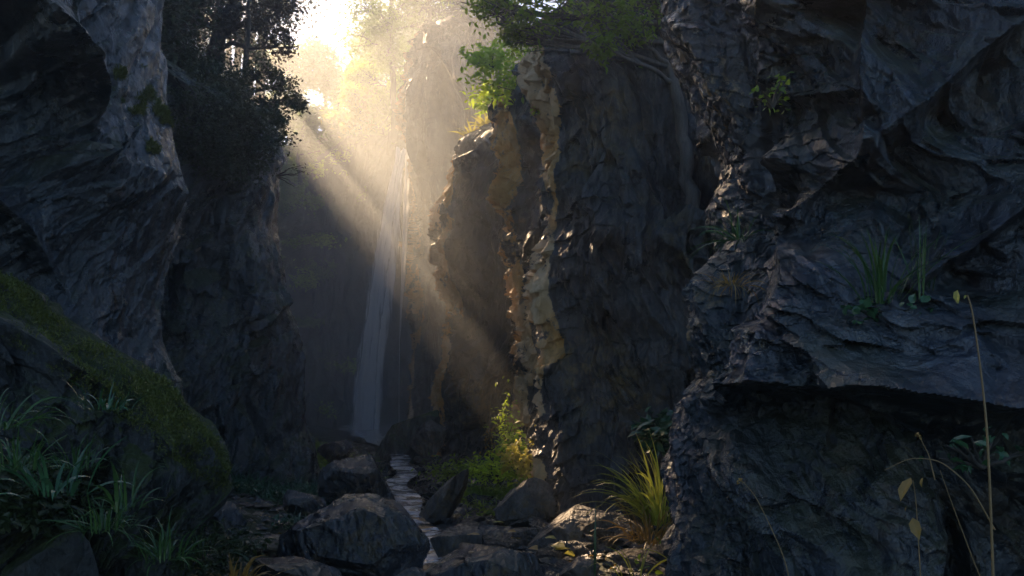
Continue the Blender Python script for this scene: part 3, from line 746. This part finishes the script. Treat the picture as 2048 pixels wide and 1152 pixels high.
for k in range(60):
    y = r.uniform(8.6, 13.5); x = (r.uniform(880, 1330) - 1024) / K * y
    o = protos[(0, 3, 6)[k % 3]].copy(); COL.objects.link(o); s = r.uniform(.12, .36)
    o.scale = (s, s, s * r.uniform(.35, .7)); o.rotation_euler = (r.uniform(-.35, .35), r.uniform(-.5, .1), r.uniform(0, 6.28))
    o.location = (x, y, float(ground_z(np.array([x]), np.array([y]))[0]) + s * .2 + .04)
    tag(o, 'flat pale slab among the rubble before the big pillar', 'stone', 'flat slabs before the big pillar')
scatter_chips('gravel', 5000, 61, M['boulder'], .02, .09, .55, (0, 0), (7.3, 26))
scatter_chips('rubble', 1200, 62, M['drystone'], .03, .13, .35, (0, 0), (7.3, 20))
scatter_chips('leaf_litter', 900, 63, M['leaf_ochre'], .03, .06, 1, (500, 1400), (7.5, 16), True)

# ------------------------------------------------------------------ trees on the left cliff
def clump(px, py, D, rad): return (P(px, py, D), rad)
tree('tree', [P(395, 190, 18), P(425, 130, 18), P(442, 80, 18), P(470, 0, 18), P(520, -120, 18), P(540, -260, 18)], .17,
     [clump(470, 40, 17.5, (.55, .6, .35)), clump(530, 30, 18, (.5, .6, .35)), clump(560, 80, 18, (.38, .5, .22)), clump(570, 10, 18, (.3, .4, .25)), clump(400, 30, 18, (.7, .6, .5)), clump(440, -60, 18, (.9, .7, .6)), clump(540, -80, 18, (.7, .7, .5)),
      clump(380, 110, 17.5, (.6, .5, .4)), clump(500, -200, 18, (1, .8, .7)), clump(580, -190, 18.5, (.6, .7, .5))],
     M['leaf_brown'], M['bark'], 1, 'forked dark tree with brown leaves on the tree topped left cliff', leaf=.085, per=26, sub=26, scatter=.28)
tree('tree', [P(488, 200, 17.2), P(492, 130, 17.2), P(496, 60, 17.2), P(502, -60, 17.2), P(505, -180, 17.2)], .055,
     [clump(520, 150, 17, (.35, .4, .25)), clump(560, 165, 17, (.3, .35, .2)), clump(590, 205, 17, (.22, .25, .15)), clump(545, 210, 17, (.3, .3, .2)), clump(560, 240, 17, (.16, .2, .12)), clump(470, 150, 17, (.5, .5, .35)), clump(500, -120, 17, (.6, .6, .5))],
     M['leaf_dark'], M['bark'], 2, 'slender tree leaning over the edge of the left cliff with hanging dark boughs', leaf=.07, per=24, sub=24, scatter=.3, limb=.5)
for i, (px, py, D, s) in enumerate([(300, 60, 20, 1.0), (430, 90, 24, 1.1), (360, 40, 29, 1.3), (470, 130, 33, 1.2)]):
    r = RS(50 + i); b = P(px, py + 60, D)
    cl = [(b + np.array([r.normal() * 1.2 * s, r.normal() * 1.2 * s, (1.6 + 4.5 * r.uniform()) * s]), (.9 * s, .9 * s, .7 * s)) for _ in range(8)]
    tree('tree', [b - np.array([0, 0, 1]), b + np.array([.1, 0, 2.2 * s]), b + np.array([.3, 0, 5.5 * s])], .13, cl, M['leaf_dark'], M['bark'], 60 + i,
         ['bushy dark tree at the top left above the cliff shoulder', 'dense dark tree behind the forked brown tree', 'tall dark tree rising out of the picture at the upper left', 'dark tree at the brink of the far left wall'][i], leaf=.11 + .01 * i, per=26, sub=26, scatter=.35)
for i, (px, py, D, s) in enumerate([(500, 170, 40, 1.3), (455, 120, 50, 1.5), (520, 190, 34, .9)]):  # trees added with crowns above the frame to shade the upper haze
    r = RS(150 + i); b = P(px, py + 40, D)
    cl = [(b + np.array([r.normal() * 1.3 * s, r.normal() * 1.3 * s, (7.0 + 2.0 * r.uniform()) * s]), (1.1 * s, 1.4 * s, .6 * s)) for _ in range(10)]
    tree('tree', [b - np.array([0, 0, 1.5]), b + np.array([.1, 0, 3 * s]), b + np.array([.3, 0, 8.5 * s])], .15, cl, M['leaf_dark'], M['bark'], 160 + i,
         ['added tree on the ridge blocking sun behind the forked tree', 'added tall tree blocking sun farthest back on the left ridge', 'added tree on the ridge blocking sun just left of the sky gap'][i], leaf=.15, per=30, sub=26, scatter=.35)
for i, D in enumerate([15, 18.5, 22.5, 27, 32]):  # trees added to keep sun off the left slope and the air before it
    r = RS(250 + i); hh = D / K
    cl = [(P(285 + r.uniform(-75, 60), r.uniform(-190, 20), D) + np.array([0, r.normal() * 1.2, 0]), (60 * hh, 1.2, 42 * hh)) for _ in range(13)]
    tree('tree', [P(290, 330, D), P(285, 60, D), P(290, -150, D)], .16, cl, M['leaf_dark'], M['bark'], 260 + i,
         'dense dark tree added behind the near cliff to shade the left slope', leaf=.13, per=30, sub=24, scatter=.4, group='added shade trees behind the near left cliff')
nth = 0
for (px, py, half, names) in [(516, 112, 11, ['nearer', 'farther'])]:  # crowns added to cast the dark band between the light shafts
    for i, D in enumerate([29, 45]):
        rr = RS(700 + nth); nth += 1
        c0 = P(px + rr.uniform(-7, 7), py + rr.uniform(-6, 6), D); b = P(px - 10, 262, D); rd = half / K * D
        cl = [(c0 + np.array([rr.normal() * rd * .5, rr.normal() * 1.6, (k - 2) * rd * .45]), (rd * .7, 1.3, rd * .5)) for k in range(5)]
        tree('tree', [b, (b + c0) / 2 + np.array([.1, 0, 0]), c0], .06, cl, M['leaf_dark'], M['bark'], 180 + nth,
             names[i] + ' of the two slender trees added on the left crest to streak the shafts', leaf=.11, per=24, sub=14, scatter=.35, group='slender trees added to streak the light shafts')
r = RS(61)
for i in range(11):  # bushes added on the crest so the shadow edge breaks into streaks
    D = 19 + i * 3.6; b = P(498 + r.uniform(-22, 22), 262 + r.uniform(-6, 10), D); q = (.012 + .012 * r.uniform()) * D
    shrub('bush', b, (q, 1.0, q * 1.1), 420, M['leaf_dark'], 720 + i, 'dark bush added on the left crest to fray the shadow edge', leaf=.12, cat='bush', group='bushes added along the left crest to break the light', tmpl=LEAF_Q)
# shrubs clothing the slope of the left cliff
r = RS(9)
spots = [(370, 120), (410, 150), (450, 185), (490, 215), (520, 240), (380, 200), (430, 235), (475, 265), (510, 290), (390, 270), (440, 300), (365, 160), (405, 320), (480, 330)]
for i, (px, py) in enumerate(spots):
    b = P(px, py + 25, 14.9 + .25 * ((py - 100) / 100 < 1) + (.7 if py < 200 else 0))
    shrub('bush', b, (.6, .5, .45), 1500, M['leaf_dark'], 120 + i, 'dark bush growing on the slope of the tree topped left cliff', leaf=.07, cat='bush', group='bushes on the left cliff slope', tmpl=LEAF_Q)
# bare twig sticking out of the cliff
mb = MB(); r = RS(4)
e = empty('branch', P(552, 352, 15.5), 'small bare twig sticking out of the left cliff edge into the light', 'branch')
a0 = np.zeros(3)
for (px, py) in [(612, 340), (585, 335), (600, 350), (575, 362), (590, 372), (608, 333)]:
    q = P(px, py, 15.5) - P(552, 352, 15.5); tube(mb, wander(a0, q, 7, .08, r), np.linspace(.012, .003, 7), 4)
mb.build('twig', M['bark'], e); mb = MB()
leaves(mb, np.array([P(r.uniform(580, 614), r.uniform(330, 350), 15.5) - P(552, 352, 15.5) for _ in range(40)]), .05, r); mb.build('leaves', M['leaf_dark'], e)

# ------------------------------------------------------------------ trees at the back
def big_tree(px, py, D, h, w_, seed, mat, label, group=None, n=9, leaf=.3, per=26, sub=24, hollow=.35):
    r = RS(seed); b = P(px, py, D)
    cl = []
    for k in range(n):
        a = r.uniform(0, 6.28); f = r.uniform(.3, 1)
        q = math.sqrt(max(.05, 1 - ((f - .6) / .45) ** 2)) * r.uniform(.2, .9)
        cl.append((b + np.array([math.cos(a) * w_ * q, math.sin(a) * w_ * q, h * f]), (w_ * hollow, w_ * hollow, h * .13)))
    return tree('tree', [b - np.array([0, 0, 1.5]), b + np.array([.1 * w_ * r.normal(), 0, h * .5]), b + np.array([.2 * w_ * r.normal(), 0, h * .97])], h * .022, cl, mat, M['bark'], seed, label,
                leaf=leaf, per=per, sub=sub, group=group, twig=.02, scatter=.33)
big_tree(790, 215, 42, 6.2, 2.4, 401, M['leaf_mid'], 'hazy tree with wide crown on the ledge left of the tall rock tower', n=13, leaf=.16, per=28)
big_tree(850, 90, 39, 4.5, 3.0, 402, M['leaf_mid'], 'hazy tree standing on top of the tall rock tower', n=12, leaf=.15, per=26)
big_tree(930, 110, 37, 5.0, 2.6, 403, M['leaf_dark'], 'dark green tree at the right end of the rock tower top', n=12, leaf=.14, per=26)
big_tree(1010, 190, 34, 6.0, 3.0, 404, M['leaf_mid'], 'green tree between the rock tower and the big dark pillar', n=12, leaf=.14, per=26)
big_tree(720, 270, 47, 3.6, 2.0, 405, M['leaf_gold'], 'small golden lit tree above the left end of the headwall', n=9, leaf=.16, per=24)
big_tree(775, 250, 45, 3.0, 1.8, 406, M['leaf_lime'], 'lime green bushy tree above the waterfall lip', n=9, leaf=.14, per=26)
protos = []
for k in range(4):
    protos.append(big_tree(0, 800, 60, 8, 2.9, 420 + k, M['leaf_mid'], 'x', n=10, leaf=.42, per=16, sub=20, hollow=.4))
r = RS(31); first = True; cnt = 0
for row, (y0, y1, n) in enumerate([(49, 54, 22), (55, 59, 24), (60, 67, 30)]):
    for k in range(n):
        x = -22 + (k + r.uniform(.1, .9)) * (30 / n) * (1 + row * .1); y = r.uniform(y0, y1)
        if x * K / y + 1024 < 470 and row < 2: continue
        pr = protos[cnt % 4]
        if cnt < 4: t_ = pr
        else:
            t_ = pr.copy(); COL.objects.link(t_)
            for ch in list(pr.children):
                c_ = ch.copy(); COL.objects.link(c_); c_.parent = t_
        cnt += 1
        s = r.uniform(.42, .78)
        t_.location = (x, y, hill_z(x, y) - .3); t_.rotation_euler = (0, 0, r.uniform(0, 6.28)); t_.scale = (s * 1.1, s * 1.1, s)
        tag(t_, 'hazy tree of the far wood on the hillside beyond the waterfall', 'tree', 'trees of the far hillside')

r = RS(88)
for i, (px, py) in enumerate([(700, 318), (735, 300), (770, 305), (668, 345), (640, 400), (612, 480), (600, 560), (640, 545), (655, 725), (690, 735), (620, 700), (600, 640), (665, 480), (705, 400), (590, 800), (640, 820)]):
    D = 47.2 - .3 * (py > 400)
    shrub('bush', P(px, py + 10, D), (r.uniform(.8, 1.5), .7, r.uniform(.5, .9)), 420, M['leaf_mid' if i % 3 else 'leaf_lime'], 760 + i, 'hazy bush rooted on the headwall behind the waterfall', leaf=.2, cat='bush', group='bushes on the headwall', tmpl=LEAF_Q)

# ------------------------------------------------------------------ overhanging tree in front of the pillar
tr = tree('tree', [P(1405, 1010, 11.3), P(1402, 760, 11.3), P(1392, 500, 11.3), P(1375, 330, 11.3), P(1345, 150, 11.3), P(1320, 0, 11.3), P(1300, -200, 11.3)], .11,
     [clump(1005, 20, 10.5, (.4, .4, .22)), clump(1060, 60, 10.5, (.3, .4, .16)), clump(970, 5, 10.5, (.25, .3, .15)), clump(1120, 20, 10.5, (.45, .4, .2)), clump(1200, 40, 10.8, (.4, .4, .2)), clump(1270, 60, 10.8, (.35, .4, .2)), clump(1290, 10, 10.8, (.4, .4, .25)),
      clump(1100, -50, 10.5, (.8, .5, .3)), clump(1250, -60, 10.5, (.8, .5, .3)), clump(1015, -40, 10.5, (.5, .5, .25)), clump(1205, 100, 10.4, (.12, .15, .14)), clump(1030, 70, 10.5, (.15, .2, .1))],
     M['leaf_mid'], M['deadbark'], 501, 'tall grey trunk rising before the big pillar with leafy boughs across the top', leaf=.075, per=15, sub=22, tmpl=LEAF_O, scatter=.3, limb=.3)

# shrubs on the pillar tops
shrub('shrub', P(1040, 185, 17.2), (.85, .6, .85), 1500, M['leaf_lime'], 601, 'bright lime green shrub leaning on the top of the narrow pillar', leaf=.13)
shrub('shrub', P(985, 135, 17.6), (.45, .5, .4), 500, M['leaf_lime'], 602, 'small lime green bough left of the big pillar top', leaf=.13)
shrub('shrub', P(985, 215, 24), (.6, .5, .5), 260, M['leaf_lime'], 603, 'low yellow green plant beside the narrow pillar shoulder', leaf=.2)
tuft('grass_tuft', P(945, 285, 25.5), 60, .75, .09, 604, M['leaf_gold'], 'golden long leaved tuft on the sloping top of the lower pillar', 'grass', el=(20, 90))
tuft('grass_tuft', P(975, 262, 25.5), 40, .7, .09, 605, M['leaf_gold'], 'second golden tuft nearer the narrow pillar, on the lower pillar top', 'grass', el=(40, 100))
shrub('shrub', P(1070, 232, 13.2), (.18, .2, .2), 40, M['leaf_lime'], 606, 'tiny lime sprig on the left edge of the big pillar', leaf=.1, stems=5)
shrub('shrub', P(1005, 340, 24), (.7, .4, .35), 160, M['leaf_lime'], 607, 'yellow green shrub in the cleft left of the narrow pillar', leaf=.2)
tuft('grass_tuft', P(925, 75, 34), 16, .9, .22, 608, M['leaf_gold'], 'bright yellow leaf spray on the rock tower top', 'grass', el=(30, 110))
shrub('shrub', P(700, 255, 46), (1.4, .8, .9), 400, M['leaf_gold'], 609, 'golden bush on the rim of the headwall left of the waterfall', leaf=.3)
shrub('shrub', P(770, 240, 44), (1.5, .8, 1.3), 700, M['leaf_lime'], 610, 'large yellow green bush beside the waterfall lip', leaf=.28)

# ------------------------------------------------------------------ plants by the pillar foot
for i, (px, py, D, rd, mt, lf, lab) in enumerate([
    (1060, 940, 13.4, (.35, .35, .5), 'leaf_gold', .12, 'yellow sunlit leafy plant against the foot of the big pillar'),
    (1035, 950, 14.5, (.5, .4, .55), 'leaf_lime', .11, 'lime green leafy plant left of the pillar foot'),
    (985, 955, 15.5, (.5, .4, .4), 'leaf_lime', .09, 'low green plant in the middle of the plants before the pillars'),
    (925, 950, 16.5, (.6, .4, .35), 'leaf_mid', .09, 'dark green low plant nearest the stream beyond the wedge boulder'),
    (1010, 905, 16.5, (.3, .3, .95), 'leaf_lime', .08, 'tall slender sapling with small leaf tiers before the narrow pillar'),
    (980, 900, 15.5, (.12, .12, .4), 'leaf_ochre', .06, 'small rust red sprig left of the slender sapling'),
    (1335, 890, 10, (.3, .3, .3), 'leaf_blue', .16, 'dark green broad leaved plant in shade left of the right cliff')]):
    shrub('plant', P(px, py, D), rd, 500 if i != 5 else 80, M[mt], 640 + i, lab, leaf=lf, cat='plant', stems=12)
# undergrowth, too much to count
def undergrowth(pxr, Dr, n, seed, mat, lf, label=None):
    r = RS(seed); D = r.uniform(*Dr, n); px = r.uniform(*pxr, n); x = (px - 1024) / K * D
    keep = fbm(x * .9, D * .9, seed, 3) > -.12; x, D = x[keep], D[keep]
    z = ground_z(x, D) + r.uniform(0, .22, len(x)) ** 1.2
    mb = MB(); leaves(mb, np.stack([x, D, z], -1), lf, r, LEAF_O)
    m = len(x) // 2; k = r.randint(0, len(x), m)
    B = np.stack([x[k], D[k], ground_z(x[k], D[k])], -1)
    blades(mb, B, r.uniform(0, 6.28, m), r.uniform(.12, .45, m), r.uniform(.8, 1.5, m), r.uniform(.4, 2, m), r.uniform(.01, .02, m), r, 4)
    return tag(mb.build('undergrowth', mat), kind='stuff')
undergrowth((430, 720), (10.5, 17), 9000, 701, M['leaf_blue'], .09)
undergrowth((880, 1100), (13, 20), 5000, 702, M['leaf_mid'], .09)
undergrowth((620, 760), (17, 30), 3000, 703, M['leaf_mid'], .12)

# ------------------------------------------------------------------ near plants
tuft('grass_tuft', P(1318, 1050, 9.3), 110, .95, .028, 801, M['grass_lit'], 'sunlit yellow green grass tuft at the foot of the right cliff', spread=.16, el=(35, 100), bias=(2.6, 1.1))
tuft('grass_tuft', P(1300, 1085, 9.0), 90, .5, .02, 802, M['leaf_ochre'], 'withered brown grass below the sunlit tuft', spread=.2, el=(10, 90))
shrub('plant', P(1360, 1140, 7.6), (.4, .3, .3), 90, M['leaf_mid'], 803, 'small green leafy plant at the bottom below the sunlit grass', leaf=.09, cat='plant', stems=8)
tuft('grass_tuft', P(1190, 1152, 7.0), 7, .55, .02, 804, M['grass'], 'few upright green blades before the sunlit slab', spread=.03, el=(80, 95), droop=(.05, .3))
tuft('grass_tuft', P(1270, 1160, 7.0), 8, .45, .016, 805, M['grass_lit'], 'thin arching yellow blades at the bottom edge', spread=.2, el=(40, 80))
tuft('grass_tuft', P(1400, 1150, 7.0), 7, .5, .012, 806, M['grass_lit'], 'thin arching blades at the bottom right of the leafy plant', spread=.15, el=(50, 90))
tuft('grass_tuft', P(1478, 480, 5.0), 40, .30, .008, 807, M['grass'], 'green grass growing from the left side of the right cliff', spread=.06, el=(-10, 80), bias=(3.0, 1.0))
tuft('grass_tuft', P(1465, 570, 4.95), 70, .16, .005, 808, M['leaf_ochre'], 'golden moss grass on the corner of the right cliff', spread=.1, el=(-30, 80))
tuft('grass_tuft', P(1760, 610, 4.35), 46, .46, .012, 809, M['grass'], 'large grass tuft on the ledge of the right cliff', spread=.1, el=(30, 100))
tuft('grass_tuft', P(1840, 600, 4.3), 20, .40, .010, 810, M['grass'], 'upright grass right of the large tuft on the ledge', spread=.06, el=(70, 100), droop=(.2, .8))
shrub('plant', P(1770, 640, 4.3), (.2, .12, .1), 110, M['leaf_blue'], 811, 'round leaved dark plant under the large grass tuft', leaf=.045, cat='plant', wide=1.8)
shrub('plant', P(1545, 215, 4.6), (.09, .08, .16), 60, M['leaf_mid'], 812, 'yellow green sprig high on the right cliff', leaf=.035, cat='plant', wide=1.6)
shrub('plant', P(1965, 935, 3.6), (.2, .12, .12), 40, M['leaf_blue'], 813, 'dark green leafy sprig at the right edge', leaf=.065, cat='plant')
# thin stalks before the dark hollow at right
def stalk(pts, D, rad, label, head=None, leafs=(), mat='straw', leafmat='leaf_gold', lf=.05):
    q = np.array([P(a, b, D) for a, b in pts]); o0 = q[0]; t = np.linspace(0, len(q) - 1, 24)
    q = np.stack([np.interp(t, np.arange(len(q)), q[:, i]) for i in range(3)], -1)
    for _ in range(3): q[1:-1] = (q[:-2] + 2 * q[1:-1] + q[2:]) / 4
    e = empty('stalk', o0, label, 'plant'); mb = MB(); tube(mb, q - o0, np.linspace(rad, rad * .4, 24), 5); mb.build('stem', M[mat], e, True)
    r = RS(int(pts[0][0])); 
    if head:
        mb = MB(); leaves(mb, (q[-1] - o0) + r.normal(size=(14, 3)) * .006, head, r); mb.build('seed_head', M['leaf_ochre'], e)
    for (a, b, s) in leafs:
        mb = MB(); leaves(mb, (P(a, b, D) - o0)[None], lf * s, r, LEAF_O, d=np.array([[.5 * r.normal(), -.3, -.7]]), wide=1.1); mb.build('leaf', M[leafmat], e)
stalk([(1600, 1300), (1575, 1130), (1540, 1050), (1510, 990), (1483, 960)], 4.3, .0035, 'thin red brown stalk with a small seed head left of the hollow', head=.02)
stalk([(1990, 1300), (1985, 1100), (1975, 860), (1962, 740), (1945, 620), (1935, 590)], 3.4, .006, 'tall thin straw coloured stalk near the right edge', leafs=[(1915, 580, 1.0), (1932, 590, .5)])
stalk([(1990, 1060), (1940, 970), (1880, 920), (1820, 915), (1770, 940)], 3.5, .0035, 'arching brown stalk crossing behind the tall straw stalk')
stalk([(1870, 960), (1858, 910), (1837, 870)], 3.6, .003, 'short upright stalk with pale bud above the yellow leaf', head=.014)
stalk([(1850, 1300), (1838, 1100), (1832, 1000), (1826, 960)], 3.6, .003, 'stalk carrying a yellow leaf and withered brown leaves', leafs=[(1822, 955, 1.7), (1845, 955, 1.0), (1815, 1010, .8), (1825, 1035, 1.7)], leafmat='leaf_ochre')
stalk([(2020, 1290), (1950, 1130), (1905, 1010), (1880, 940)], 3.8, .003, 'dark thin stalk between the yellow leaf and the tall stalk')

# left foreground grasses
labs = ['broad bladed grass tuft on the bottom left rock', 'long bright blades arching right above the bottom left rock', 'dark grass at the left edge below the mossy bank', 'grass tuft at the lower end of the left foreground', 'low grass before the mossy bank end',
        'fine grass left of the flat pale slab', 'brownish grass at the bottom left of the flat pale slab', 'dense grass beside the bottom left rock', 'grass clump beneath the mossy bank overhang', 'small tuft of narrow leaves on the flank of the mossy bank', 'thin grass at the far left edge']
for i, (px, py, D, n, ln_, wd_, mt) in enumerate([(110, 990, 3.7, 22, .30, .020, 'leaf_blue'), (245, 1020, 3.9, 18, .30, .015, 'grass'), (30, 940, 3.6, 60, .22, .007, 'grass'), (330, 1120, 4.4, 80, .26, .009, 'grass'), (410, 1110, 5.2, 80, .26, .010, 'leaf_dark'),
        (470, 1120, 6.0, 60, .3, .012, 'leaf_dark'), (470, 1180, 5.5, 60, .3, .02, 'leaf_ochre'), (210, 1060, 4.0, 80, .22, .008, 'grass'), (150, 940, 4.3, 60, .24, .008, 'grass'), (210, 820, 4.3, 34, .18, .012, 'leaf_blue'), (-10, 860, 3.8, 40, .3, .01, 'grass')]):
    tuft('grass_tuft', P(px, py, D), n, ln_, wd_, 820 + i, M[mt], labs[i], spread=.14, el=(15, 95), droop=(.5, 2.2))
# leafy ground cover of the left corner
r = RS(900); mb = MB(); n = 5000
px = r.uniform(-20, 560, n); py = 880 + (px / 560) * 200 + r.uniform(0, 1, n) ** .7 * 160; D = 3.9 + px / 560 * 2.2 + r.uniform(-.25, .25, n)
C = np.stack([(px - 1024) / K * D, D, CZ + (HY - py) / K * D], -1)
keep = fbm(C[:, 0] * 4, C[:, 2] * 4, 9, 3) > -.05; leaves(mb, C[keep], .05, r, LEAF_O)
tag(mb.build('ground_cover', M['leaf_dark']), kind='stuff')

# fallen leaves catching the sun
r = RS(950)
for i, (px, py) in enumerate([(1015, 1062), (1090, 1075), (1040, 1078), (1110, 1100), (960, 1070), (1130, 1095), (1265, 1045), (985, 1045), (1060, 1095), (1150, 1110)]):
    mb = MB(); D = 9.3 if py > 1060 else 10; p0 = P(px, py, D)
    leaves(mb, np.zeros((1, 3)), .16, r, LEAF_O, d=np.array([[r.uniform(-1, 1), r.uniform(-.5, .5), .05]]), wide=1.4)
    o = mb.build('fallen_leaf', M['leaf_gold' if i % 2 else 'leaf_ochre']); o.location = p0
    tag(o, 'dry fallen leaf lying on the stones before the big pillar', 'leaf', 'fallen leaves on the stones')

# ------------------------------------------------------------------ haze
zt = 34.5
mn = np.array([-60, -6, -1.6]); mxx = np.array([60, 78, zt])
V = np.array([[x, y, z] for x in (mn[0], mxx[0]) for y in (mn[1], mxx[1]) for z in (mn[2], mxx[2])])
F = np.array([[0, 1, 3, 2], [4, 6, 7, 5], [0, 4, 5, 1], [2, 3, 7, 6], [0, 2, 6, 4], [1, 5, 7, 3]])
hz = build('haze', V, F, volume_mat('haze', .0042, (.88, .94, 1), .78)); tag(hz, kind='stuff')
